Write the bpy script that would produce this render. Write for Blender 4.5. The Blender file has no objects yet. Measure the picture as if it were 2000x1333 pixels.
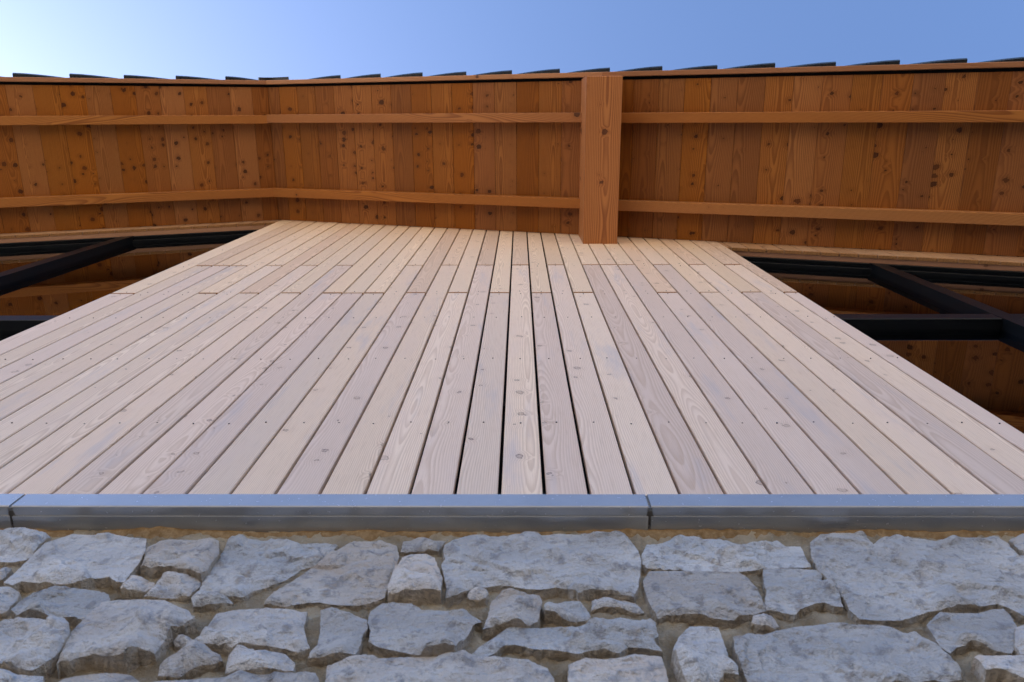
import bpy, math, random
from mathutils import Vector, Matrix, noise, geometry
random.seed(7)
S = bpy.context.scene
COL = S.collection
R = math.radians

# ------------------------------------------------------------------ camera (solved from the vanishing points)
F_PX, CX, CY = 1505.0, 1000.0, 666.5
zen = Vector((14, CY - 230.5, F_PX)).normalized()
vy = Vector((22, CY - 5860, F_PX)); vy = (vy - zen * vy.dot(zen)).normalized()
vx = -vy.cross(zen)
MW = Matrix((vx, vy, zen))                     # world = MW @ (right, up, forward)
CAM = Vector((0, -0.9636, 1.6))
cd = bpy.data.cameras.new('camera'); cam = bpy.data.objects.new('camera', cd); COL.objects.link(cam)
cd.sensor_width = 36; cd.lens = F_PX / 2000 * 36; cd.clip_start = .05; cd.clip_end = 5000
rt, up, fw = MW @ Vector((1, 0, 0)), MW @ Vector((0, 1, 0)), MW @ Vector((0, 0, 1))
rot = Matrix((rt, up, -fw)).transposed()
cam.matrix_world = Matrix.Translation(CAM) @ rot.to_4x4()
S.camera = cam
cd.dof.use_dof = True; cd.dof.focus_distance = 3.4; cd.dof.aperture_fstop = 8

# ------------------------------------------------------------------ sky, sun, exposure
SUN_EL, SUN_DIR = R(34), Vector((-0.88, 0.47, 0)).normalized()       # horizontal direction towards the sun
W = bpy.data.worlds.new('World'); S.world = W; W.use_nodes = True
nt = W.node_tree; nt.nodes.clear()
sky = nt.nodes.new('ShaderNodeTexSky'); sky.sky_type = 'NISHITA'; sky.sun_disc = False
sky.sun_elevation = SUN_EL
sky.sun_rotation = math.atan2(SUN_DIR.x, SUN_DIR.y)
sky.altitude = 300; sky.air_density = 0.68; sky.dust_density = 2.2; sky.ozone_density = 4.5
bg = nt.nodes.new('ShaderNodeBackground'); bg.inputs['Strength'].default_value = 0.12
wo = nt.nodes.new('ShaderNodeOutputWorld')
nt.links.new(sky.outputs[0], bg.inputs[0]); nt.links.new(bg.outputs[0], wo.inputs[0])
sl = bpy.data.lights.new('sun', 'SUN'); so = bpy.data.objects.new('sun', sl); COL.objects.link(so)
sl.energy = 4.2; sl.angle = R(0.53); sl.color = (1, .94, .86)
td = Vector((SUN_DIR.x * math.cos(SUN_EL), SUN_DIR.y * math.cos(SUN_EL), math.sin(SUN_EL)))
so.rotation_euler = td.to_track_quat('Z', 'Y').to_euler(); so.location = (-20, 5, 25)
S.view_settings.view_transform = 'Standard'; S.view_settings.look = 'None'
S.view_settings.exposure = 2.0; S.view_settings.gamma = 1

# ------------------------------------------------------------------ geometry of the place
XR, ZR, SR, SL = -2.383, 9.256, 0.37, 0.42          # ridge and the two soffit slopes
def roofz(x): return ZR - (SR * (x - XR) if x >= XR else SL * (XR - x))
PITCH, G0 = 0.1203, -0.054                           # cladding board pitch
XL_P, XR_P = G0 - 19.2 * PITCH, G0 + 13.7 * PITCH    # clad panel between the windows
XW0, XW1 = -5.15, 5.9                                 # ends of the gable wall
LEDGE_B, LEDGE_T, LEDGE_Y = 3.297, 3.3625, -0.0516
def ray(x, y): return (MW @ Vector((x - CX, CY - y, F_PX))).normalized()
def on_y(x, y, Y):
    r = ray(x, y); t = (Y - CAM.y) / r.y
    return CAM + r * t

# ------------------------------------------------------------------ node helpers
class NT:
    def __init__(s, name):
        s.m = bpy.data.materials.new(name); s.m.use_nodes = True
        s.t = s.m.node_tree; s.t.nodes.clear()
        s.out = s.t.nodes.new('ShaderNodeOutputMaterial')
    def n(s, k, **kw):
        nd = s.t.nodes.new(k)
        for a, v in kw.items(): setattr(nd, a, v)
        return nd
    def set(s, sock, v):
        if v is None: return
        if hasattr(v, 'is_output'): s.t.links.new(v, sock)
        else:
            if isinstance(v, tuple) and len(v) == 3 and sock.type == 'RGBA': v = v + (1,)
            sock.default_value = v
    def math(s, op, a, b=None, c=None, clamp=False):
        nd = s.n('ShaderNodeMath', operation=op); nd.use_clamp = clamp
        s.set(nd.inputs[0], a); s.set(nd.inputs[1], b); s.set(nd.inputs[2], c)
        return nd.outputs[0]
    def vec(s, a, b, c):
        nd = s.n('ShaderNodeCombineXYZ')
        for i, v in enumerate((a, b, c)): s.set(nd.inputs[i], v)
        return nd.outputs[0]
    def mix(s, f, a, b, blend='MIX'):
        nd = s.n('ShaderNodeMix', data_type='RGBA', blend_type=blend)
        s.set(nd.inputs[0], f); s.set(nd.inputs[6], a); s.set(nd.inputs[7], b)
        return nd.outputs[2]
    def noise(s, v, scale, detail=3, rough=.55, dim='3D'):
        nd = s.n('ShaderNodeTexNoise', noise_dimensions=dim)
        if dim == '1D': s.set(nd.inputs['W'], v)
        else: s.set(nd.inputs['Vector'], v)
        nd.inputs['Scale'].default_value = scale; nd.inputs['Detail'].default_value = detail
        nd.inputs['Roughness'].default_value = rough
        return nd.outputs[0]
    def ramp(s, v, a, b, lo=0., hi=1.):
        nd = s.n('ShaderNodeMapRange', interpolation_type='SMOOTHSTEP')
        s.set(nd.inputs[0], v); s.set(nd.inputs[1], a); s.set(nd.inputs[2], b)
        nd.inputs[3].default_value = lo; nd.inputs[4].default_value = hi
        return nd.outputs[0]
    def bump(s, h, strength, dist, normal=None):
        nd = s.n('ShaderNodeBump'); s.set(nd.inputs['Height'], h)
        nd.inputs['Strength'].default_value = strength; nd.inputs['Distance'].default_value = dist
        if normal is not None: s.set(nd.inputs['Normal'], normal)
        return nd.outputs[0]
    def bsdf(s, col, rough=.6, normal=None, spec=.5, metal=0.):
        b = s.n('ShaderNodeBsdfPrincipled')
        s.set(b.inputs['Base Color'], col); s.set(b.inputs['Roughness'], rough)
        b.inputs['Specular IOR Level'].default_value = spec; b.inputs['Metallic'].default_value = metal
        if normal is not None: s.set(b.inputs['Normal'], normal)
        s.t.links.new(b.outputs[0], s.out.inputs[0])
        return s.m

def wood(name, length_axis, light, dark, alt, knot, ring_amt, knot_scale, knot_cut, knot_r, ring_freq,
         tint_var=.18, rough=.62, fibre_amt=.25, halo=.35, stain=None, core=.45, kmix=.5, spec=.35):
    """sawn softwood: growth rings cut on the flat, flowing round knots; every object has its own offset."""
    s = NT(name)
    tc = s.n('ShaderNodeTexCoord'); sp = s.n('ShaderNodeSeparateXYZ'); s.set(sp.inputs[0], tc.outputs['Object'])
    ax = {'x': (0, 1, 2), 'y': (1, 0, 2), 'z': (2, 0, 1)}[length_axis]
    Lc, Wc, Tc = (sp.outputs[i] for i in ax)
    oi = s.n('ShaderNodeObjectInfo')
    wn = s.n('ShaderNodeTexWhiteNoise', noise_dimensions='1D'); s.set(wn.inputs['W'], s.math('MULTIPLY', oi.outputs['Random'], 917.3))
    sr = s.n('ShaderNodeSeparateColor'); s.set(sr.inputs[0], wn.outputs['Color'])
    r1, r2, r3 = sr.outputs[0], sr.outputs[1], sr.outputs[2]
    L = s.math('ADD', Lc, s.math('MULTIPLY', r1, 41.0))
    Wd = s.math('ADD', Wc, s.math('MULTIPLY', Tc, .35))
    # knots
    kv = s.vec(s.math('ADD', Wd, s.math('MULTIPLY', r2, 17.0)), L, 0.0)
    wob = s.noise(kv, 38, 3)
    kv2 = s.n('ShaderNodeVectorMath', operation='ADD'); s.set(kv2.inputs[0], kv)
    wv = s.vec(s.math('MULTIPLY_ADD', wob, .026, -.013), s.math('MULTIPLY_ADD', wob, -.036, .018), 0.0); s.set(kv2.inputs[1], wv)
    vo = s.n('ShaderNodeTexVoronoi', voronoi_dimensions='2D', feature='F1'); s.set(vo.inputs['Vector'], kv2.outputs[0])
    vo.inputs['Scale'].default_value = knot_scale; vo.inputs['Randomness'].default_value = 1
    kd = s.math('DIVIDE', vo.outputs['Distance'], knot_scale)
    kc = s.n('ShaderNodeSeparateColor'); s.set(kc.inputs[0], vo.outputs['Color'])
    has = s.ramp(kc.outputs[0], knot_cut, 1.0)
    rad = s.math('MULTIPLY', s.math('MULTIPLY', s.math('POWER', has, 1.7), knot_r), s.ramp(r1, .1, .75, .25, 1.1))
    inside = s.math('SUBTRACT', rad, kd)                       # > 0 in the knot
    kmask = s.ramp(inside, -.0012, .0025)
    kring = s.math('SUBTRACT', kmask, s.math('MULTIPLY', s.ramp(inside, .001, .0055), core), clamp=True)
    kgate = s.math('MINIMUM', s.math('MULTIPLY', has, 40.0), 1.0)
    khalo = s.math('MULTIPLY', s.ramp(s.math('SUBTRACT', kd, rad), .035, 0.0), s.math('MULTIPLY', kgate, s.math('MINIMUM', s.math('DIVIDE', rad, .009), 1.0)))
    # growth rings of a log cut along its length
    wav = s.noise(s.vec(s.math('MULTIPLY', L, .6), s.math('MULTIPLY', Wd, 1.4), s.math('MULTIPLY', r3, 30.0)), 1.0, 2)
    ox = s.math('MULTIPLY_ADD', r2, .16, -.08)
    dep = s.math('ADD', s.math('MULTIPLY_ADD', r3, .05, .0), s.math('MULTIPLY_ADD', wav, .13, -.04))
    dep = s.math('ADD', dep, s.math('MULTIPLY', khalo, .009))
    wob2 = s.noise(s.vec(s.math('MULTIPLY', Wd, 30.0), s.math('MULTIPLY', L, 4.0), r1), 1.0, 2)
    xx = s.math('SUBTRACT', Wd, ox)
    xx = s.math('ADD', xx, s.math('MULTIPLY_ADD', wob2, .005, -.0025))
    rr = s.math('SQRT', s.math('ADD', s.math('MULTIPLY', xx, xx), s.math('MULTIPLY', dep, dep)))
    fr = s.math('FRACT', s.math('MULTIPLY', rr, ring_freq))
    ring = s.math('MULTIPLY', s.ramp(fr, .15, .86), s.ramp(fr, 1.0, .88))
    fib = s.noise(s.vec(s.math('MULTIPLY', Wd, 420.0), s.math('MULTIPLY', L, 9.0), s.math('MULTIPLY', r1, 50.0)), 1.0, 3, .6)
    pat = s.noise(s.vec(s.math('MULTIPLY', Wd, 14.0), s.math('MULTIPLY', L, 2.2), s.math('MULTIPLY', r2, 50.0)), 1.0, 3)
    col = s.mix(s.ramp(r3, .1, .95), light, alt)
    col = s.mix(s.math('MULTIPLY', ring, ring_amt), col, dark)
    col = s.mix(s.math('MULTIPLY', s.ramp(fib, .5, .75), fibre_amt), col, dark)
    col = s.mix(s.ramp(pat, .42, .72, 0, .4), col, alt)
    col = s.mix(s.math('MULTIPLY', khalo, halo), col, dark)
    if stain:                                                   # blue-grey weather stains
        st = s.noise(s.vec(s.math('MULTIPLY', Wd, 9.0), s.math('MULTIPLY', L, 1.3), s.math('MULTIPLY', r1, 80.0)), 1.0, 4, .62)
        col = s.mix(s.ramp(st, .54, .76, 0, .55), col, stain)
    knot = s.mix(s.ramp(kc.outputs[1], .35, .75), knot, s.mix(.45, knot, dark))
    kcol = s.mix(kring, s.mix(kmix, col, knot), knot)
    col = s.mix(kmask, col, kcol)
    hv = s.n('ShaderNodeHueSaturation')
    s.set(hv.inputs['Color'], col); s.set(hv.inputs['Value'], s.math('MULTIPLY_ADD', r1, tint_var, 1 - tint_var * .6))
    s.set(hv.inputs['Saturation'], s.math('MULTIPLY_ADD', r2, .10, .94))
    hgt = s.math('SUBTRACT', s.math('MULTIPLY', fib, .6), s.math('MULTIPLY', ring, .5))
    hgt = s.math('SUBTRACT', hgt, s.math('MULTIPLY', kring, .8))
    return s.bsdf(hv.outputs[0], s.math('MULTIPLY_ADD', fib, .2, rough - .1), s.bump(hgt, .3, .0015), spec)

CL = dict(light=(.78, .61, .46), dark=(.46, .31, .21), alt=(.665, .51, .412), knot=(.12, .08, .075))
m_clad = wood('weathered_larch', 'z', **CL, ring_amt=.5, knot_scale=8.5, knot_cut=.5, knot_r=.0135, ring_freq=190, tint_var=.16, rough=.6, fibre_amt=.5, stain=(.42, .385, .40), core=.85, kmix=.2, halo=.12)
m_clad_up = wood('upper_larch', 'z', light=(.78, .60, .425), dark=(.46, .305, .19), alt=(.69, .505, .365), knot=(.13, .08, .06), ring_amt=.5, knot_scale=8.5, knot_cut=.5, knot_r=.0135, ring_freq=190, tint_var=.13, rough=.6, fibre_amt=.4, core=.85, kmix=.2, halo=.12)  # creamier tone: less weathered wood, plus warm bounce light put into the colour
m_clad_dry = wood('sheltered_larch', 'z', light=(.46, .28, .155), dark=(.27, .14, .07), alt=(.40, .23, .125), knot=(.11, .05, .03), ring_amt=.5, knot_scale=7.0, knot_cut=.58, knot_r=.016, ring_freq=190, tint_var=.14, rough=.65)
SF = dict(spec=.25, light=(.50, .205, .047), dark=(.20, .060, .012), alt=(.40, .150, .032), knot=(.022, .007, .003))
m_soffit = wood('oiled_larch_soffit', 'y', light=(.36, .135, .027), dark=(.13, .037, .006), alt=(.275, .094, .017), knot=(.024, .007, .003), ring_amt=.62, knot_scale=10.5, knot_cut=.28, knot_r=.0185, spec=.2, ring_freq=120, tint_var=.24, rough=.5, halo=.35, fibre_amt=.45)
m_rafter = wood('oiled_larch_rafter', 'x', **SF, ring_amt=.85, knot_scale=4.5, knot_cut=.45, knot_r=.022, ring_freq=120, tint_var=.1, rough=.5)
m_beam = wood('oiled_larch_beam', 'y', light=(.52, .208, .048), dark=(.22, .062, .013), alt=(.45, .167, .038), knot=(.06, .016, .006), ring_amt=.85, knot_scale=5.6, knot_cut=.45, knot_r=.026, ring_freq=95, tint_var=.05, rough=.5)
m_lining = wood('larch_lining', 'x', light=(.42, .22, .12), dark=(.24, .10, .05), alt=(.34, .17, .10), knot=(.07, .03, .015), ring_amt=.5, knot_scale=5, knot_cut=.5, knot_r=.015, ring_freq=140)

def plain(name, col, rough=.5, spec=.5, metal=0., nscale=0, namt=.3, bump=0, bdist=.002):
    s = NT(name)
    if nscale:
        tc = s.n('ShaderNodeTexCoord')
        n = s.noise(tc.outputs['Object'], nscale, 5, .6)
        c2 = tuple(v * (1 - namt) for v in col); c3 = tuple(min(1, v * (1 + namt)) for v in col)
        return s.bsdf(s.mix(s.ramp(n, .3, .7), c2, c3), s.math('MULTIPLY_ADD', n, .3, rough - .15), s.bump(n, bump, bdist) if bump else None, spec, metal)
    return s.bsdf(col, rough, None, spec, metal)
m_frame = plain('anthracite_frame', (.003, .004, .0055), .4, .22, 0, 300, .15)
m_end = plain('larch_end_grain', (.27, .135, .055), .9, .15, 0, 150, .3, .3, .002)
m_black = plain('black_membrane', (.006, .006, .007), .9, .2)
m_batten = plain('dark_batten', (.012, .010, .009), .9, .2)
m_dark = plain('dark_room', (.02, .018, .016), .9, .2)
m_screw = plain('screw_steel', (.05, .045, .045), .5, .5, .6)
m_fascia = wood('oiled_larch_verge', 'x', light=(.44, .215, .10), dark=(.25, .10, .04), alt=(.36, .16, .07), knot=(.06, .02, .01), ring_amt=.5, knot_scale=5, knot_cut=.6, knot_r=.016, ring_freq=130, rough=.5)
m_tile = plain('slate_tile', (.02, .023, .026), .3, .6, .2, 60, .3, .2, .001)
m_render = plain('side_render', (.5, .48, .44), .9, .2, 0, 8, .1)

def glass():
    s = NT('window_glass')
    fr = s.n('ShaderNodeFresnel'); fr.inputs[0].default_value = 3.2
    tr = s.n('ShaderNodeBsdfTransparent'); tr.inputs[0].default_value = (.72, .76, .75, 1)
    gl = s.n('ShaderNodeBsdfGlossy'); gl.inputs['Roughness'].default_value = .0; gl.inputs[0].default_value = (.95, .97, 1, 1)
    mx = s.n('ShaderNodeMixShader')
    s.t.links.new(fr.outputs[0], mx.inputs[0]); s.t.links.new(tr.outputs[0], mx.inputs[1]); s.t.links.new(gl.outputs[0], mx.inputs[2])
    s.t.links.new(mx.outputs[0], s.out.inputs[0]); return s.m
m_glass = glass()

def stone_mat(name, side):
    s = NT(name)
    tc = s.n('ShaderNodeTexCoord'); oi = s.n('ShaderNodeObjectInfo')
    wn = s.n('ShaderNodeTexWhiteNoise', noise_dimensions='1D'); s.set(wn.inputs['W'], s.math('MULTIPLY', oi.outputs['Random'], 531.7))
    sr = s.n('ShaderNodeSeparateColor'); s.set(sr.inputs[0], wn.outputs['Color'])
    p = tc.outputs['Object']
    big = s.noise(p, 7, 4, .6); mid = s.noise(p, 28, 6, .68); fine = s.noise(p, 160, 4, .65)
    mp = s.n('ShaderNodeMapping'); s.set(mp.inputs[0], p); mp.inputs['Scale'].default_value = (9, 20, 34); mp.inputs['Rotation'].default_value = (0, .5, 0)
    strat = s.noise(mp.outputs[0], 1, 4, .6)
    warm, cool, pale = (.57, .49, .42), (.415, .43, .45), (.67, .645, .615)
    c = s.mix(sr.outputs[0], warm, cool)
    c = s.mix(s.ramp(big, .36, .66, 0, .75), c, pale)
    c = s.mix(s.ramp(mid, .49, .66, 0, .75), c, (.245, .24, .25))
    c = s.mix(s.ramp(strat, .55, .75, 0, .4), c, (.33, .32, .325))
    c = s.mix(s.ramp(fine, .60, .74, 0, .35), c, (.68, .68, .69))
    ru = s.noise(p, 13, 5, .7)
    c = s.mix(s.ramp(ru, .62, .74, 0, .5), c, (.50, .39, .27))
    c = s.mix(s.ramp(s.noise(p, 17, 5, .7), .71, .76, 0, .6), c, (.38, .20, .11))
    if side: c = s.mix(s.ramp(mid, .25, .6, .2, .7), c, (.40, .31, .20))
    hv = s.n('ShaderNodeHueSaturation'); s.set(hv.inputs['Color'], c)
    s.set(hv.inputs['Value'], s.math('MULTIPLY_ADD', sr.outputs[1], .40, .86)); hv.inputs['Saturation'].default_value = 1.0
    vo = s.n('ShaderNodeTexVoronoi', feature='F1'); s.set(vo.inputs['Vector'], p); vo.inputs['Scale'].default_value = 55
    b = s.bump(s.math('ADD', s.math('MULTIPLY', mid, 1.4), s.math('MULTIPLY', strat, .9)), 1.0, .024)
    b = s.bump(s.math('ADD', fine, s.math('MULTIPLY', vo.outputs['Distance'], .4)), .35, .003, b)
    return s.bsdf(hv.outputs[0], .82, b, .3)
m_stone, m_stone_side = stone_mat('limestone', False), stone_mat('limestone_mortared_edge', True)

def mortar_mat():
    s = NT('lime_mortar'); tc = s.n('ShaderNodeTexCoord'); p = tc.outputs['Object']
    a = s.noise(p, 9, 4, .6); b = s.noise(p, 60, 5, .7); g = s.noise(p, 330, 3, .6)
    c = s.mix(s.ramp(a, .35, .65), (.40, .34, .25), (.25, .20, .135))
    c = s.mix(s.ramp(b, .5, .75, 0, .6), c, (.46, .42, .35))
    c = s.mix(s.ramp(g, .56, .7, 0, .5), c, (.20, .155, .10))
    n = s.bump(s.math('ADD', b, s.math('MULTIPLY', g, .5)), 1.0, .010)
    return s.bsdf(c, .95, n, .15)
m_mortar = mortar_mat()
def bedding_mat():
    s = NT('bedding_mortar'); tc = s.n('ShaderNodeTexCoord'); p = tc.outputs['Object']
    b = s.noise(p, 50, 5, .7)
    c = s.mix(s.ramp(b, .35, .7), (.20, .125, .06), (.33, .235, .135))
    return s.bsdf(c, .95, s.bump(b, .8, .006), .15)
m_bed = bedding_mat()
def ledge_mat():
    s = NT('honed_ledge_stone'); tc = s.n('ShaderNodeTexCoord'); p = tc.outputs['Object']
    a = s.noise(p, 5, 4); b = s.noise(p, 90, 4, .7)
    c = s.mix(s.ramp(a, .3, .7), (.40, .415, .44), (.47, .485, .505))
    c = s.mix(s.ramp(b, .55, .75, 0, .35), c, (.19, .21, .24))
    sp = s.noise(p, 22, 5, .75)
    c = s.mix(s.ramp(sp, .68, .76, 0, .5), c, (.52, .49, .44))
    return s.bsdf(c, s.math('MULTIPLY_ADD', b, .2, .14), s.bump(b, .1, .001), 1.0, .5)
m_ledge = ledge_mat()
m_smear = plain('joint_smear', (.09, .08, .07), .9)
m_joint = plain('joint_filler', (.16, .165, .17), .85, .2, 0, 80, .35, .6, .004)

# ------------------------------------------------------------------ object helpers
def link(name, me, mat, parent=None, loc=(0, 0, 0), mat2=None):
    o = bpy.data.objects.new(name, me); COL.objects.link(o); o.location = loc
    if mat is not None and len(me.materials) == 0:
        me.materials.append(mat)
        if mat2: me.materials.append(mat2)
    if parent: o.parent = parent
    return o
def empty(name, parent=None, loc=(0, 0, 0)):
    o = bpy.data.objects.new(name, None); COL.objects.link(o); o.location = loc; o.empty_display_size = .2
    if parent: o.parent = parent
    return o
def mesh(verts, faces, name='m', smooth=False):
    me = bpy.data.meshes.new(name); me.from_pydata([tuple(v) for v in verts], [], faces); me.validate(); me.update()
    if smooth: me.polygons.foreach_set('use_smooth', [True] * len(me.polygons))
    return me
def prism(prof0, prof1):
    """two matching closed profiles joined into a solid"""
    n = len(prof0)
    f = [tuple(range(n - 1, -1, -1)), tuple(range(n, 2 * n))]
    f += [(i, (i + 1) % n, n + (i + 1) % n, n + i) for i in range(n)]
    return list(prof0) + list(prof1), f
def fix(me):
    import bmesh
    b = bmesh.new(); b.from_mesh(me); bmesh.ops.recalc_face_normals(b, faces=b.faces); b.to_mesh(me); b.free(); return me
def box(name, x0, x1, y0, y1, z0, z1, mat, parent=None, bev=0.):
    """box with its origin at the centre; z0/z1 may be callables of x (sloping top or bottom)"""
    fz0 = z0 if callable(z0) else (lambda x: z0); fz1 = z1 if callable(z1) else (lambda x: z1)
    cx, cy, cz = (x0 + x1) / 2, (y0 + y1) / 2, (fz0((x0 + x1) / 2) + fz1((x0 + x1) / 2)) / 2
    def prof(x):
        a, b = fz0(x), fz1(x)
        if not bev: pts = [(y0, a), (y1, a), (y1, b), (y0, b)]
        else: pts = [(y0 + bev, a), (y1 - bev, a), (y1, a + bev), (y1, b - bev), (y1 - bev, b), (y0 + bev, b), (y0, b - bev), (y0, a + bev)]
        return [(x - cx, y - cy, z - cz) for y, z in pts]
    v, f = prism(prof(x0), prof(x1))
    return link(name, fix(mesh(v, f)), mat, parent, (cx, cy, cz))
def vboard(name, x0, x1, y0, y1, zb, zt, mat, parent, bev=.0025):
    """upright board, length along local z; zb and zt are functions of x"""
    cx, cy = (x0 + x1) / 2, (y0 + y1) / 2; cz = zb(cx)
    p = [(x0 + bev, y0), (x1 - bev, y0), (x1, y0 + bev), (x1, y1), (x0, y1), (x0, y0 + bev)]
    drip = lambda y: .005 if y < y0 + .004 else 0.
    bot = [(x - cx, y - cy + (.0035 if drip(y) else 0), zb(x) - cz) for x, y in p]
    low = [(x - cx, y - cy, zb(x) + drip(y) - cz + .0004) for x, y in p]; top = [(x - cx, y - cy, zt(x) - cz) for x, y in p]
    n = len(p); v = bot + low + top
    f = [tuple(range(n - 1, -1, -1))] + [(i + o, (i + 1) % n + o, n + (i + 1) % n + o, n + i + o) for o in (0, n) for i in range(n)] + [tuple(range(2 * n, 3 * n))]
    me = fix(mesh(v, f)); me.materials.append(mat); me.materials.append(m_end)
    me.polygons.foreach_set('material_index', [1 if i <= n else 0 for i in range(len(me.polygons))])
    return link(name, me, mat, parent, (cx, cy, cz))

# ------------------------------------------------------------------ ground
def ground_mat():
    s = NT('pale_gravel'); tc = s.n('ShaderNodeTexCoord'); p = tc.outputs['Object']
    a = s.noise(p, .35, 4); b = s.noise(p, 40, 4, .7)
    c = s.mix(s.ramp(a, .3, .7), (.56, .455, .33), (.50, .405, .29)); c = s.mix(s.ramp(b, .4, .7, 0, .6), c, (.38, .31, .22))
    return s.bsdf(c, .95, s.bump(b, .6, .02), .15)
g = link('ground', mesh([(-1500, -1500, 0), (1500, -1500, 0), (1500, 1500, 0), (-1500, 1500, 0)], [(0, 1, 2, 3)]), ground_mat())
g['kind'] = 'structure'; g['label'] = 'pale gravel ground in front of the gable'

def bounce_cut_mat():
    s = NT('dark_strip'); tc = s.n('ShaderNodeTexCoord'); p = tc.outputs['Object']
    a = s.noise(p, 1.1, 4); b = s.noise(p, 120, 4, .7)
    c = s.mix(s.ramp(a, .3, .7), (.05, .05, .05), (.075, .072, .068)); c = s.mix(s.ramp(b, .55, .7, 0, .7), c, (.13, .125, .115))
    return s.bsdf(c, .9, s.bump(b, .6, .006), .3)
pa = link('bounce_cut_strip', mesh([(-90, -7, .004), (90, -7, .004), (90, .2, .004), (-90, .2, .004)], [(0, 1, 2, 3)]), bounce_cut_mat())  # unseen dark strip, added to cut bounce light on ledge underside and soffit
pa['kind'] = 'structure'; pa['label'] = 'dark ground strip added along the foot of the wall to cut bounce light'

# ------------------------------------------------------------------ the building
B = empty('gable_building', None, (0, 0, 0))
B['label'] = 'larch-clad gable building with rubble stone base and overhanging timber roof'
B['category'] = 'building'

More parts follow.
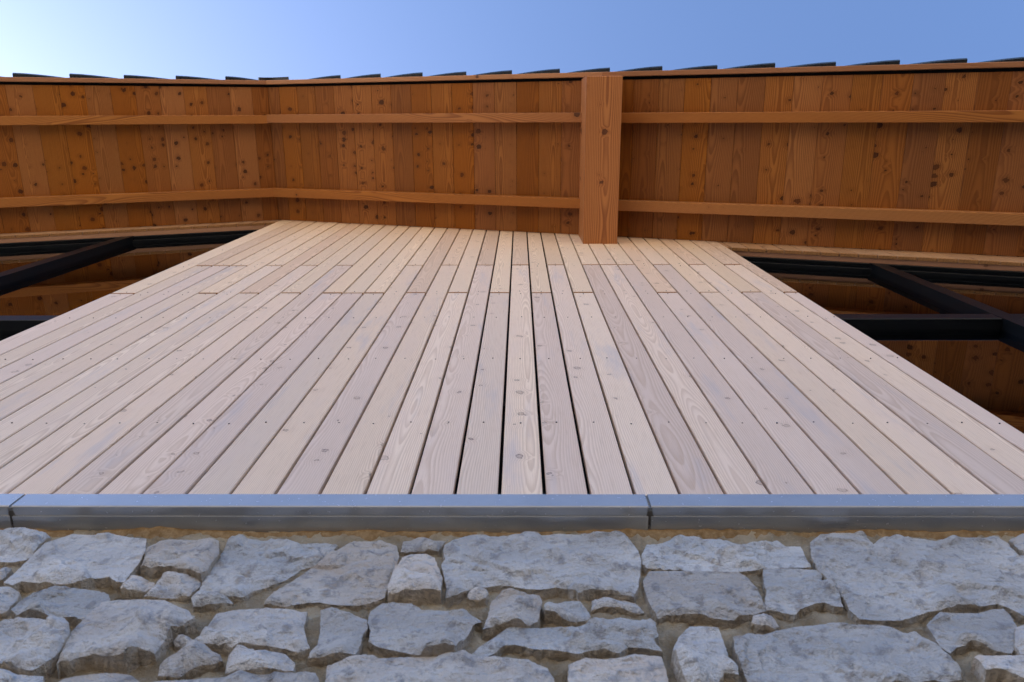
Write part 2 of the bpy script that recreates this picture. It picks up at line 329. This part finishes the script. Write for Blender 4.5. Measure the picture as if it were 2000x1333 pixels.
# ---- rubble stone base
base = empty('stone_base_wall', B); base['label'] = 'grey rubble stone base wall with sandy mortar under the ledge'
MORTAR_Y = 0.019
T = lambda *p: list(p)
STONES = [
 T((-250,110),(0,115),(150,105),(270,112),(360,150),(290,220),(230,280),(180,310),(90,325),(0,320),(-250,330)),
 T((45,480),(130,410),(200,345),(280,260),(350,190),(450,160),(560,125),(700,135),(850,125),(970,150),(1110,160),(1100,250),(1060,330),(1010,390),(940,480),(880,475),(830,440),(720,450),(620,485),(480,490),(320,480),(180,470),(110,500)),
 T((1150,250),(1250,180),(1400,170),(1560,175),(1680,190),(1680,270),(1630,330),(1600,390),(1550,430),(1430,400),(1340,375),(1200,385),(1115,360),(1145,300)),
 T((975,470),(1060,470),(1170,500),(1170,520),(1100,560),(1010,580),(960,590),(965,540)),
 T((1220,520),(1280,465),(1420,475),(1550,470),(1530,530),(1450,600),(1330,600),(1240,595),(1140,590),(1190,550)),
 T((1800,160),(1900,160),(2000,180),(2120,180),(2250,200),(2400,205),(2520,195),(2610,210),(2560,270),(2450,360),(2330,390),(2220,460),(2130,500),(2060,520),(1970,545),(1900,600),(1790,610),(1640,575),(1530,605),(1580,550),(1600,480),(1650,390),(1700,320),(1750,260)),
 T((1515,655),(1560,622),(1680,627),(1790,655),(1650,680),(1530,690)),
 T((100,700),(160,640),(260,575),(400,550),(560,545),(720,565),(810,590),(820,630),(760,680),(690,730),(650,790),(560,740),(480,740),(350,745),(240,750),(150,735)),
 T((-200,560),(0,570),(60,560),(115,590),(80,640),(30,700),(0,715),(-200,700)),
 T((-200,410),(0,420),(60,412),(20,470),(0,490),(-200,500)),
 T((-250,830),(0,800),(150,785),(300,790),(420,805),(500,850),(500,910),(450,980),(400,1050),(320,1110),(230,1150),(130,1130),(0,1090),(-250,1080)),
 T((790,650),(920,635),(1100,635),(1260,640),(1380,700),(1440,740),(1490,790),(1400,840),(1300,870),(1230,960),(1180,1030),(1060,1035),(960,1075),(850,1065),(740,1050),(640,1055),(560,1085),(480,1085),(460,1110),(500,1020),(540,930),(570,870),(630,810),(690,740)),
 T((1700,740),(1820,715),(2000,705),(2150,705),(2280,715),(2370,740),(2340,830),(2360,910),(2390,990),(2300,1020),(2200,990),(2100,970),(2000,965),(1920,965),(1830,985),(1760,965),(1520,970),(1580,900),(1640,830)),
 T((1270,1120),(1360,1060),(1440,1030),(1580,1030),(1680,1070),(1700,1110),(1640,1140),(1560,1150),(1480,1170),(1400,1210),(1250,1200)),
 T((1800,1080),(1860,1010),(1980,1015),(2000,1060),(2130,1040),(2190,1050),(2270,1110),(2260,1165),(2120,1160),(2000,1175),(1900,1170),(1780,1180)),
 T((-200,1230),(0,1180),(60,1185),(110,1220),(290,1220),(290,1290),(260,1400),(-200,1400)),
 T((430,1290),(500,1240),(620,1220),(800,1205),(980,1215),(1050,1260),(1070,1320),(1030,1420),(340,1420),(370,1340)),
 T((1100,1290),(1250,1250),(1500,1240),(1700,1230),(1900,1215),(2000,1205),(2150,1200),(2300,1195),(2430,1215),(2460,1260),(2430,1420),(1080,1420)),
 T((2080,660),(2160,560),(2300,480),(2440,390),(2560,310),(2650,240),(2760,185),(2880,185),(3000,195),(3080,215),(3095,300),(3060,400),(3020,490),(2980,600),(2870,640),(2780,655),(2640,650),(2500,630),(2400,635),(2250,665)),
 T((3165,180),(3300,175),(3460,175),(3420,220),(3410,255),(3280,252),(3150,252)),
 T((3145,310),(3210,284),(3320,282),(3380,310),(3410,400),(3430,450),(3430,600),(3330,590),(3230,600),(3050,595),(3050,550),(3090,460),(3120,380)),
 T((3490,210),(3550,170),(3650,140),(3800,140),(3950,150),(4000,160),(4120,130),(4230,140),(4350,125),(4500,130),(4650,125),(4800,112),(4870,125),(4930,200),(4970,250),(4990,320),(4980,420),(4965,520),(4930,590),(4850,580),(4760,560),(4640,555),(4500,575),(4420,530),(4330,515),(4220,530),(4100,525),(4000,505),(3900,505),(3780,525),(3680,545),(3600,590),(3500,610),(3510,530),(3490,430),(3470,350),(3500,310),(3480,250)),
 T((2510,720),(2600,710),(2700,740),(2840,790),(2840,850),(2800,900),(2790,960),(2760,1030),(2650,1040),(2560,1055),(2420,1055),(2450,1000),(2500,960),(2520,880)),
 T((2910,720),(3000,660),(3100,660),(3220,665),(3290,715),(3460,720),(3600,720),(3700,770),(3740,800),(3680,810),(3640,870),(3580,960),(3530,1040),(3440,1040),(3340,1020),(3250,1030),(3150,1010),(3060,995),(2960,970),(2900,940),(2920,860),(2890,800)),
 T((3860,640),(3930,600),(4000,606),(4100,610),(4200,600),(4215,650),(4190,730),(4180,780),(4110,810),(4000,800),(3890,810),(3790,840),(3830,760)),
 T((3700,1050),(3760,990),(3880,920),(3960,865),(4010,835),(4120,845),(4250,850),(4400,845),(4520,860),(4640,815),(4800,800),(4850,785),(4970,800),(5060,770),(5100,800),(5120,910),(5080,930),(5150,1015),(5010,990),(4880,985),(4820,1030),(4700,1000),(4600,1000),(4510,1020),(4380,1000),(4200,995),(4050,965),(3970,970),(3880,1035),(3820,1055)),
 T((4275,740),(4320,680),(4420,650),(4520,645),(4560,700),(4590,750),(4560,775),(4440,785),(4350,770),(4280,775)),
 T((4650,660),(4700,655),(4870,640),(4960,665),(5010,720),(4920,730),(4830,705),(4760,700),(4650,710)),
 T((2580,1130),(2700,1105),(2850,1085),(3100,1075),(3400,1075),(3600,1075),(3800,1090),(4000,1100),(4100,1095),(4250,1150),(4300,1230),(4330,1420),(2560,1420),(2570,1220)),
 T((4470,1130),(4600,1080),(4740,1100),(4850,1085),(4950,1055),(5060,1065),(5150,1070),(5180,1170),(5200,1265),(5080,1280),(4980,1295),(4850,1310),(4720,1330),(4600,1320),(4500,1300),(4470,1250)),
 T((5040,280),(5080,200),(5180,200),(5260,170),(5330,155),(5450,170),(5500,190),(5700,185),(5780,215),(5900,210),(6060,170),(6120,215),(6240,215),(6280,300),(6320,370),(6150,372),(6000,376),(5850,390),(5700,398),(5600,392),(5450,392),(5250,388),(5080,385),(5040,340)),
 T((5050,480),(5100,412),(5260,412),(5450,412),(5650,417),(5760,417),(5830,460),(5900,540),(5940,630),(5970,700),(5900,720),(5800,750),(5700,770),(5560,745),(5420,740),(5230,740),(5160,770),(5130,700),(5080,600),(5060,530)),
 T((5985,400),(6100,394),(6250,394),(6370,405),(6430,440),(6410,480),(6490,510),(6540,590),(6570,670),(6500,660),(6420,630),(6350,640),(6260,680),(6210,740),(6100,710),(6010,700),(6000,640),(6020,560),(6000,500)),
 T((6360,190),(6420,140),(6540,115),(6700,120),(6780,135),(6850,205),(6890,170),(7080,155),(7180,160),(7320,180),(7460,150),(7650,150),(7800,150),(7880,210),(7960,290),(8050,330),(8300,420),(8300,800),(8000,740),(7900,690),(7780,640),(7650,660),(7450,680),(7260,700),(7180,730),(7050,770),(6870,770),(6740,760),(6660,690),(6630,620),(6570,550),(6500,480),(6420,400),(6370,290)),
 T((7920,170),(8000,140),(8300,130),(8300,300),(8030,270)),
 T((5330,920),(5400,845),(5500,845),(5610,850),(5640,940),(5660,1020),(5680,1100),(5740,1150),(5750,1200),(5640,1180),(5600,1250),(5500,1280),(5410,1320),(5370,1260),(5320,1150),(5290,1060),(5300,1000)),
 T((5760,940),(5880,885),(6000,900),(6100,870),(6240,845),(6400,835),(6530,815),(6700,830),(6850,825),(6950,840),(7050,885),(7150,890),(7250,950),(7330,1000),(7400,1080),(7460,1140),(7500,1230),(7350,1250),(7280,1230),(7130,1250),(7000,1260),(6900,1270),(6800,1320),(6700,1340),(6500,1360),(6000,1400),(5930,1340),(5880,1260),(5820,1130),(5780,1050)),
 T((7280,820),(7380,730),(7500,740),(7650,740),(7750,710),(7840,700),(7890,750),(7940,840),(7930,950),(7890,1020),(7780,1000),(7680,970),(7600,950),(7500,980),(7450,1025),(7380,980),(7330,900)),
 T((7650,1110),(7680,1060),(7800,1070),(8000,1060),(8300,1060),(8300,1230),(8000,1240),(7870,1200),(7730,1200),(7700,1150)),
 T((7975,860),(8050,830),(8300,850),(8300,1020),(8000,1030),(7960,960)),
]
def inside(p, poly):
    c = False; n = len(poly)
    for i in range(n):
        a, b = poly[i], poly[i - 1]
        if (a[1] > p[1]) != (b[1] > p[1]) and p[0] < (b[0] - a[0]) * (p[1] - a[1]) / (b[1] - a[1]) + a[0]: c = not c
    return c
def edge_dist(p, poly):
    best = 9; n = len(poly)
    for i in range(n):
        ax, ay = poly[i - 1]; bx, by = poly[i]; dx, dy = bx - ax, by - ay
        L2 = dx * dx + dy * dy or 1e-9
        t = max(0, min(1, ((p[0] - ax) * dx + (p[1] - ay) * dy) / L2))
        best = min(best, math.hypot(p[0] - ax - t * dx, p[1] - ay - t * dy))
    return best
def resample(poly, step, jit, rnd, keep=True):
    out = []; n = len(poly)
    for i in range(n):
        a, b = poly[i], poly[(i + 1) % n]; L = math.dist(a, b); k = max(1, int(L / step))
        for j in range(k):
            t = j / k; jj = jit if j else jit * .4
            nx, nz = (b[1] - a[1]) / L, -(b[0] - a[0]) / L
            o = rnd.uniform(-jj, jj)
            out.append((a[0] + (b[0] - a[0]) * t + nx * o, a[1] + (b[1] - a[1]) * t + nz * o))
    return out
def stone_mesh(poly, prot, rnd, step, seed):
    """poly in wall coordinates (x, z); chipped front at about y = -prot, back edge in the mortar"""
    cx = sum(p[0] for p in poly) / len(poly); cz = sum(p[1] for p in poly) / len(poly)
    poly = resample(poly, step * 1.0, step * .16, rnd)
    xs = [p[0] for p in poly]; zs = [p[1] for p in poly]
    size = min(max(xs) - min(xs), max(zs) - min(zs))
    pts = list(poly); n = len(poly)
    x = min(xs)
    while x < max(xs):
        z = min(zs)
        while z < max(zs):
            p = (x + rnd.uniform(-.35, .35) * step, z + rnd.uniform(-.35, .35) * step)
            if inside(p, poly) and edge_dist(p, poly) > step * .45: pts.append(p)
            z += step
        x += step
    res = geometry.delaunay_2d_cdt([Vector(p) for p in pts], [], [list(range(n))], 1, 1e-6)
    V2, F = res[0], res[2]; loop = [i for i, o in enumerate(res[3]) if any(k < n for k in o)]
    # random cleavage planes
    planes = [(rnd.uniform(-.55, .55), rnd.uniform(-.65, .5), cx + rnd.uniform(-.5, .5) * size, cz + rnd.uniform(-.5, .5) * size, rnd.uniform(.002, .014)) for _ in range(8)]
    amp = min(1., size / .12); V = []
    for q in V2:
        h = 1e9
        for a, b, px, pz, c in planes: h = min(h, c + a * (q.x - px) + b * (q.y - pz))
        h = max(h, -.016)
        v3 = Vector((q.x, q.y, seed * 3.7))
        h += amp * (.006 * noise.fractal(v3 * 16, .7, 2, 5) + .008 * (noise.ridged_multi_fractal(v3 * 9, .8, 2.1, 4, 1., 2.) - 1.1))
        tn = noise.noise(Vector((q.x * 6 + seed, q.y * 9 + q.x * 3, seed * 1.3))) * 2.6 + noise.noise(v3 * 22) * .5
        fl = math.floor(tn); ft = min(1, max(0, (tn - fl - .42) / .12)); h += amp * .0075 * (fl + ft * ft * (3 - 2 * ft))
        e = edge_dist((q.x, q.y), poly)
        h -= .008 * max(0, 1 - e / .012) ** 2
        V.append([q.x, -min(.038, prot + max(-.02, min(.022, h))), q.y])
    # rim: boundary edges found from face use
    cnt = {}
    for f in F:
        for i in range(len(f)):
            e = (f[i], f[(i + 1) % len(f)]); k = tuple(sorted(e)); cnt.setdefault(k, []).append(e)
    rim = [e[0] for e in cnt.values() if len(e) == 1]
    back = {}
    faces = [tuple(f) for f in F]; nf = len(faces)
    def bk(i, lv):
        if (i, lv) not in back:
            x, y, z = V[i]; dx, dz = x - cx, z - cz; L = math.hypot(dx, dz) or 1
            grow = (.0005, .003)[lv]; yy = (y * .4 + MORTAR_Y * .5, MORTAR_Y + .02)[lv]
            back[(i, lv)] = len(V); V.append([x + dx / L * grow + rnd.uniform(-.0015, .0015), yy, z + dz / L * grow + rnd.uniform(-.0015, .0015)])
        return back[(i, lv)]
    for a, b in rim:
        faces.append((b, a, bk(a, 0), bk(b, 0))); faces.append((bk(b, 0), bk(a, 0), bk(a, 1), bk(b, 1)))
    V = [(v[0] - cx, v[1], v[2] - cz) for v in V]
    me = mesh(V, faces)
    return me, nf, cx, cz
rnd = random.Random(3)
def area_ok(p): return sum(p[i - 1][0] * p[i][1] - p[i][0] * p[i - 1][1] for i in range(len(p))) > 0
traced = []
def put_stone(poly, prot, step, seed, name='stone'):
    me, nf, cx, cz = stone_mesh(poly, prot, rnd, step, seed)
    fix(me)
    o = link(name, me, m_stone, base, (cx, 0, cz), m_stone_side)
    me.polygons.foreach_set('material_index', [0 if i < nf else 1 for i in range(len(me.polygons))])
    return o
for k, st in enumerate(STONES):
    prot = .010 + .022 * rnd.random()
    if k in (3, 4, 6, 8, 9, 19, 26, 27): prot = .008
    wp = [on_y(x / 4, 1000 + y / 4, -prot) for x, y in st]
    poly = [(p.x, p.z) for p in wp]
    mx = sum(q[0] for q in poly) / len(poly); mz = sum(q[1] for q in poly) / len(poly)
    poly = [(q[0] + .0068 * (q[0] - mx) / (math.dist(q, (mx, mz)) or 1), q[1] + .0068 * (q[1] - mz) / (math.dist(q, (mx, mz)) or 1)) for q in poly]
    traced.append(poly)
    area = abs(sum(poly[i - 1][0] * poly[i][1] - poly[i][0] * poly[i - 1][1] for i in range(len(poly)))) / 2
    put_stone(poly, prot, .0062 if area > .006 else .005, k)
# small pinning stones in the wider joints
added = 0
for _ in range(5000):
    p = (rnd.uniform(-1.5, 1.5), rnd.uniform(2.72, 3.25))
    if any(inside(p, q) for q in traced): continue
    dmin = min(edge_dist(p, q) for q in traced)
    if dmin < .019 or p[1] > 3.22: continue
    rad = min(.034, dmin - .003); n = rnd.randint(6, 8); a0 = rnd.random() * 6; el = rnd.uniform(1.0, 1.35)
    poly = [(p[0] + rad * (rnd.uniform(.8, 1.05) * math.cos(a0 + 6.283 * k / n)) * el, p[1] + rad * rnd.uniform(.75, 1.0) * math.sin(a0 + 6.283 * k / n)) for k in range(n)]
    if area_ok(poly): poly.reverse()
    traced.append(poly); put_stone(poly, rnd.uniform(.004, .012), .005, 100 + added); added += 1
    if added >= 34: break
# the rest of the rubble wall, outside the photograph: coarser stones in one piece
def filler():
    V, F = [], []
    z = .05; r2 = random.Random(9)
    while z < 3.18:
        h = r2.uniform(.13, .24); 
        if z + h > 3.29: h = 3.29 - z
        x = XW0 + .05
        while x < XW1 - .1:
            w = r2.uniform(.16, .5); x1 = min(x + w, XW1 - .03)
            quad = [(x + .012, z + .012), ((x + x1) / 2, z + .012 + r2.uniform(-.02, .02)), (x1 - .012, z + .012 + r2.uniform(-.02, .02)), (x1 - .012 + r2.uniform(-.03, .0), z + h - .012 + r2.uniform(-.02, .01)), ((x + x1) / 2, z + h - .012), (x + .012 + r2.uniform(0, .03), z + h - .012)]
            mx, mz = (x + x1) / 2, z + h / 2
            if not (-1.62 < mx < 1.62 and z + h > 2.62):
                p = r2.uniform(.01, .03); b = len(V)
                V += [(a, -p + r2.uniform(-.006, .006), c) for a, c in quad] + [(mx + r2.uniform(-.05, .05), -p - .014, mz)] + [(a, MORTAR_Y + .01, c) for a, c in quad]
                n = len(quad)
                F += [(b + i, b + (i + 1) % n, b + n) for i in range(n)] + [(b + (i + 1) % n, b + i, b + n + 1 + i, b + n + 1 + (i + 1) % n) for i in range(n)]
            x = x1
        z += h
    o = link('surrounding_stones', fix(mesh(V, F)), m_stone, base); o['kind'] = 'stuff'
filler()
# mortar bed: an uneven sheet
def mortar():
    V, F = [], []; x0, x1, z0, z1, st = -1.75, 1.75, 2.5, LEDGE_B - .001, .007
    nx, nz = int((x1 - x0) / st), int((z1 - z0) / st)
    for j in range(nz + 1):
        for i in range(nx + 1):
            x = x0 + (x1 - x0) * i / nx; z = z0 + (z1 - z0) * j / nz
            p = Vector((x, z, 4.))
            y = MORTAR_Y - .007 * noise.fractal(p * 9, .8, 2, 4) - .009 * noise.fractal(p * 34, .6, 2, 3)
            V.append((x, y, z))
    for j in range(nz):
        for i in range(nx):
            a = j * (nx + 1) + i; F.append((a, a + 1, a + nx + 2, a + nx + 1))
    link('mortar', mesh(V, F, smooth=True), m_mortar, base)
mortar()
box('wall_core', XW0, XW1, MORTAR_Y + .03, .42, 0, LEDGE_B - .02, m_mortar, base)
# squeezed-out bedding mortar under the ledge
def bedding():
    V, F = [], []; n = 420
    for i in range(n + 1):
        x = -1.9 + 3.8 * i / n
        k = .005 + .008 * noise.fractal(Vector((x * 5, .7, 2)), .8, 2, 4) + .004 * noise.noise(Vector((x * 40, 3, 1)))
        k = max(.001, k)
        V += [(x, MORTAR_Y - k * 1.3, LEDGE_B + .001), (x, MORTAR_Y - k * 1.1, LEDGE_B - .006), (x, MORTAR_Y - .006, LEDGE_B - .016 - k * .5), (x, MORTAR_Y + .02, LEDGE_B - .034 - k * .8)]
    for i in range(n):
        for j in range(3): a = i * 4 + j; F.append((a, a + 4, a + 5, a + 1))
    link('bedding_mortar', mesh(V, F, smooth=True), m_bed, base)
bedding()

# ---- ledge of stone slabs
ledge = empty('stone_ledge', B); ledge['label'] = 'smooth grey stone ledge with drip groove between rubble base and cladding'
joints = [-1.254 + 1.572 * k for k in range(-3, 6)]
joints = [XW0] + [j for j in joints if XW0 + .2 < j < XW1 - .2] + [XW1]
def slab_profile():
    y, b, t = LEDGE_Y, LEDGE_B, LEDGE_T; c = .0025
    return [(y + c, b), (y + .026, b), (y + .0265, b - .0045), (.16, b - .0045), (.16, t + .012), (y + c, t), (y, t - c), (y, b + c)]
for i in range(len(joints) - 1):
    a, b = joints[i] + .0035, joints[i + 1] - .0035
    cx = (a + b) / 2; pf = slab_profile()
    tz = random.uniform(-.001, .001)
    v, f = prism([(a - cx, y, z + tz) for y, z in pf], [(b - cx, y, z + tz) for y, z in pf])
    link('ledge_slab', fix(mesh(v, f)), m_ledge, ledge, (cx, 0, 0))
for j in joints[1:-1]:
    box('joint_mortar', j - .006, j + .006, LEDGE_Y + .004, .15, LEDGE_B - .0012, LEDGE_T - .002, m_joint, ledge)
    V = []
    for k, (dx, dy) in enumerate([(-.006, .014), (.005, .012), (.010, .026), (.006, .05), (-.005, .05), (-.008, .030)]): V.append((j + dx, LEDGE_Y + dy, LEDGE_B - .0015))
    V += [(v[0], v[1], LEDGE_B + .002) for v in V]
    n = 6; F = [tuple(range(n)), tuple(range(2 * n - 1, n - 1, -1))] + [(i, (i + 1) % n, n + (i + 1) % n, n + i) for i in range(n)]
    link('joint_smear', fix(mesh(V, F)), m_smear, ledge)

# ---- timber cladding
clad = empty('timber_cladding', B); clad['label'] = 'pale weathered larch cladding of upright boards with open joints'
GAP = .0048
J_LO, J_HI = 5.923, 6.787
def head_z(x): return roofz(x) - (.27 if x > 0 else .17)
WIN = [(XW0 + .12, XL_P), (XR_P, XW1 - .12)]
idx0, idx1 = math.floor((XW0 - G0) / PITCH), math.ceil((XW1 - G0) / PITCH)
for i in range(idx0, idx1):
    a, b = G0 + i * PITCH, G0 + (i + 1) * PITCH
    mid = (a + b) / 2
    w = GAP + random.uniform(-.0006, .0008)
    y0 = random.uniform(-.0012, .0012)
    top = lambda x: roofz(x) + .03
    if XL_P <= b and a < XR_P:                               # full height between the windows
        a2, b2 = max(a, XL_P), min(b, XR_P)
        if i == -20:
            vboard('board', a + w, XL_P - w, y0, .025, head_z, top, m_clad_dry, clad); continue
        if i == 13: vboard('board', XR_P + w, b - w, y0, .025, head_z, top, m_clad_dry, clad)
        if a <= XL_P + PITCH and i == -19: a2 = XL_P
        if i == 13: b2 = XR_P
        jz = J_LO if i % 2 else J_HI
        if i in (-17, -8, 5): jz = J_LO if jz == J_HI else J_HI
        x0, x1 = a2 + w, b2 - w
        if i == 13: x1 = XR_P
        vboard('board', x0, x1, y0, .025, lambda x: LEDGE_T + .006, lambda x: jz - .009, m_clad, clad)
        y1 = random.uniform(-.0012, .0012)
        if abs(mid - XR) < PITCH / 2:
            top = lambda x: ZR + .03
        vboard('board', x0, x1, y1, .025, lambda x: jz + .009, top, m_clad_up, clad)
    else:
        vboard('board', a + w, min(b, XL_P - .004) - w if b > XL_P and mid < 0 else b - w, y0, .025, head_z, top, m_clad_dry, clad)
# screws: one in each board on every batten
def screws():
    V, F = [], []; rows = [3.956, 4.662, 5.356, 6.05, 6.745, 7.44, 8.13]
    for i in range(-19, 14):
        mid = G0 + (i + .5) * PITCH
        for z in rows + [J_LO - .035, J_LO + .035, J_HI - .035, J_HI + .035]:
            if z > roofz(mid) - .05: continue
            if z in rows and min(abs(z - J_LO), abs(z - J_HI)) < .15: continue
            x = mid + random.uniform(-.006, .006); zz = z + random.uniform(-.008, .008); b = len(V); r = .0027
            V += [(x + r * math.cos(t * math.pi / 4), -.0022, zz + r * math.sin(t * math.pi / 4)) for t in range(8)]
            V += [(x + r * math.cos(t * math.pi / 4), .004, zz + r * math.sin(t * math.pi / 4)) for t in range(8)]
            F.append(tuple(range(b + 7, b - 1, -1))); F += [(b + t, b + (t + 1) % 8, b + 8 + (t + 1) % 8, b + 8 + t) for t in range(8)]
    o = link('screw_heads', fix(mesh(V, F)), m_screw, clad); o['kind'] = 'stuff'
screws()
box('backing_membrane', XL_P + .012, XR_P - .012, .058, .40, LEDGE_T + .02, lambda x: roofz(max(x, XR)) - .0 , m_black, clad)
zb = LEDGE_T + .12
while zb < 9.0:
    xe = min(XR_P, XR + (ZR - zb - .1) / SR)
    if xe > XL_P + .3: box('batten', XL_P + .015, xe - .015, .026, .056, zb, zb + .045, m_batten, clad)
    zb += .698
# corner posts at the wall's ends
for xa, xb in ((XW0, XW0 + .12), (XW1 - .12, XW1)):
    box('corner_post', xa, xb, .03, .4, LEDGE_T + .01, lambda x: roofz(x) - .01, m_lining, clad)

# ---- windows, one each side of the clad panel
GL = .12
def window(x0, x1, mull, label):
    w = empty('window', B); w['label'] = label
    inner0 = lambda x: head_z(x)
    # timber lining of the head
    box('head_lining', x0, x1, .0265, .062, lambda x: head_z(x) + .008, lambda x: head_z(x) + .06, m_lining, w)
    zs = LEDGE_T + .03
    box('head_frame', x0, x1, .0635, .092, lambda x: head_z(x) - .012, lambda x: head_z(x) + .058, m_frame, w, .002)
    box('head_bead', x0 + .03, x1 - .03, .0935, .14, lambda x: head_z(x) - .058, lambda x: head_z(x) + .056, m_frame, w, .002)
    box('sill_frame', x0, x1, .0635, .13, zs, zs + .07, m_frame, w, .002)
    for xa, xb in ((x0 - .03, x0 + .045), (x1 - .045, x1 + .03)):
        box('jamb', xa, xb, .0655, .128, zs + .002, lambda x: head_z(x) - .002, m_frame, w, .002)
    cuts = [x0 + .045]
    for m0, m1 in sorted(mull):
        box('mullion', m0, m1, .058, .132, zs + .071, lambda x: head_z(x) - .0125, m_frame, w, .003)
        cuts += [m0, m1]
    cuts.append(x1 - .045)
    for k in range(0, len(cuts), 2):
        a, b = cuts[k], cuts[k + 1]
        box('transom', a + .001, b - .001, .060, .131, 5.545, 5.648, m_frame, w, .003)
        box('pane', a - .004, b + .004, GL, GL + .006, zs + .06, 5.55, m_glass, w)
        box('pane', a - .004, b + .004, GL, GL + .006, 5.643, lambda x: head_z(x) - .02, m_glass, w)
window(WIN[0][0], WIN[0][1], [(-3.62, -3.52)], 'tall dark-framed window left of the cladding, under the roof peak')
window(WIN[1][0], WIN[1][1], [(2.54, 2.63), (4.10, 4.19)], 'tall dark-framed window right of the cladding, under the lower roof side')

# ---- room and remaining shell of the building
shell = empty('building_shell', B)
box('wall', XW0, XW0 + .3, .42, 9, 0, lambda x: roofz(XW0) - .02, m_render, shell)
box('wall', XW1 - .3, XW1, .42, 9, 0, lambda x: roofz(XW1) - .02, m_render, shell)
box('wall', XW0 + .3, XW1 - .3, 8.7, 9, 0, 5.9, m_render, shell)
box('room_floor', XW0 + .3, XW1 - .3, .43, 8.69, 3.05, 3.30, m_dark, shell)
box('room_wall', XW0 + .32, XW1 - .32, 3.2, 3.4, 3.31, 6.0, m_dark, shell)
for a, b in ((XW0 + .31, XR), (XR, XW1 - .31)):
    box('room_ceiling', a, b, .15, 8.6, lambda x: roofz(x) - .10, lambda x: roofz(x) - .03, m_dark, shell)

# ---- roof
roof = empty('gable_roof', B); roof['label'] = 'overhanging gable roof with knotty orange-brown larch soffit and dark tiles along its edge'
XE0, XE1 = XW0 - .45, XW1 + .7
Y_F = -1.25
def soffit_board(a, b):
    cx = (a + b) / 2; zc = roofz(cx); V = []; c = .0022; g_ = .0009
    pf = [(a + g_ + c, 0), (b - g_ - c, 0), (b - g_, c), (b - g_, .02), (a + g_, .02), (a + g_, c)]
    j = random.uniform(-.0006, .0006)
    p0 = [(x - cx, Y_F, roofz(x) - zc + z + j) for x, z in pf]; p1 = [(x - cx, -.0025, roofz(x) - zc + z + j) for x, z in pf]
    v, f = prism(p0, p1)
    link('soffit_board', fix(mesh(v, f)), m_soffit, roof, (cx, 0, zc))
xs = [XR]; x = -1.703 - 3 * .1868
while x < XE1: xs.append(x); x += .1868
xs.append(XE1)
for a, b in zip(xs, xs[1:]): soffit_board(a, b)
xs = [XR]; x = -2.519
while x > XE0: xs.append(x); x -= .1835
xs.append(XE0)
for a, b in zip(xs, xs[1:]): soffit_board(b, a)
# rafters under the soffit, stopped at the purlin beam
BX0, BX1, BZ = .505, .775, 7.69
def sloped(name, x0, x1, y0, y1, dz0, dz1, mat, parent, bev=.003):
    return box(name, x0, x1, y0, y1, lambda x: roofz(x) + dz0, lambda x: roofz(x) + dz1, mat, parent, bev)
for y0, y1 in ((-1.002, -.926), (-.315, -.234)):
    dy = .006 if y0 < -.9 else 0
    sloped('rafter', XE0, XR - .0005, y0 + dy, y1 + dy, -.10, -.0012, m_rafter, roof)
    sloped('rafter', XR + .0005, BX0, y0, y1, -.10, -.0012, m_rafter, roof)
    sloped('rafter', BX1, XE1, y0 + .004, y1 + .006, -.10, -.0012, m_rafter, roof)
# verge board and the dark gap behind it
for a, b in ((XE0, XR - .001), (XR + .001, .66), (.662, XE1)):
    sloped('verge_board', a, b, -1.312, -1.275, -.03, .085, m_fascia, roof, .003)
for a, b in ((XE0, XR), (XR, XE1)):
    sloped('roof_deck', a, b, -1.273, 9.3, .022, .080, m_black, roof, 0)
    sloped('roof_covering', a, b, -.88, 9.32, .084, .125, m_tile, roof, 0)
# tiles along the verge: each tilts, its tail lying on the next one down the slope
def tile(xt, s):
    """tail (lower end) at xt; s = +1 right slope, -1 left slope"""
    L, th = .455, .020
    xh = xt - s * L
    if (xh - XR) * s < 0: xh = XR + s * .02
    def z(x, up): return roofz(x) + .088 + up
    tw = random.uniform(-.002, .002); outh, outt = -1.303 + tw, -1.352 + tw + random.uniform(-.003, .003)
    V = []
    n = 5
    for k in range(n + 1):
        t = k / n; x = xh + (xt - xh) * t
        yo = outh + (outt - outh) * (1 - (1 - t) ** 1.5)
        u = .032 * t
        V += [(x, yo + .009, z(x, u)), (x, yo, z(x, u + .014)), (x, yo + .003, z(x, u + th + .003)), (x, -.884, z(x, u + th)), (x, -.884, z(x, u))]
    # downturned lip at the tail
    F = [(0, 1, 2, 3, 4), tuple(n * 5 + i for i in (4, 3, 2, 1, 0))]
    for k in range(n):
        for i in range(5): a = k * 5 + i; b = k * 5 + (i + 1) % 5; F.append((a, b, b + 5, a + 5))
    cx, cz = xt, roofz(xt)
    t_ = link('roof_tile', fix(mesh([(v[0] - cx, v[1], v[2] - cz) for v in V], F)), m_tile, roof, (cx, 0, cz))
    return t_
for k in range(-4, 16):
    xt = -.06 + .3985 * k
    if xt < XE1: tile(xt, 1)
for k in range(0, 12):
    xt = -2.761 - .397 * k
    if xt > XE0: tile(xt, -1)
# ridge cap
def ridge_cap():
    V = []; prof = [(-.10, .085), (-.06, .12), (.0, .135), (.20, .085), (.20, .10), (.02, .158), (-.07, .14), (-.115, .10)]
    p0 = [(dx, -1.345, ZR + dz - SR * max(0, dx) * .9) for dx, dz in prof]; p1 = [(dx, 9.3, ZR + dz - SR * max(0, dx) * .9) for dx, dz in prof]
    v, f = prism(p0, p1)
    link('ridge_cap', fix(mesh([(a, b, c - ZR) for a, b, c in v], f)), m_tile, roof, (XR, 0, ZR))
ridge_cap()
# purlin beam carrying the overhang
beam = box('purlin_beam', BX0, BX1, -1.262, .05, BZ, lambda x: roofz(x) - .0015, m_beam, roof, .004)
beam['label'] = 'thick squared larch beam jutting out under the soffit'
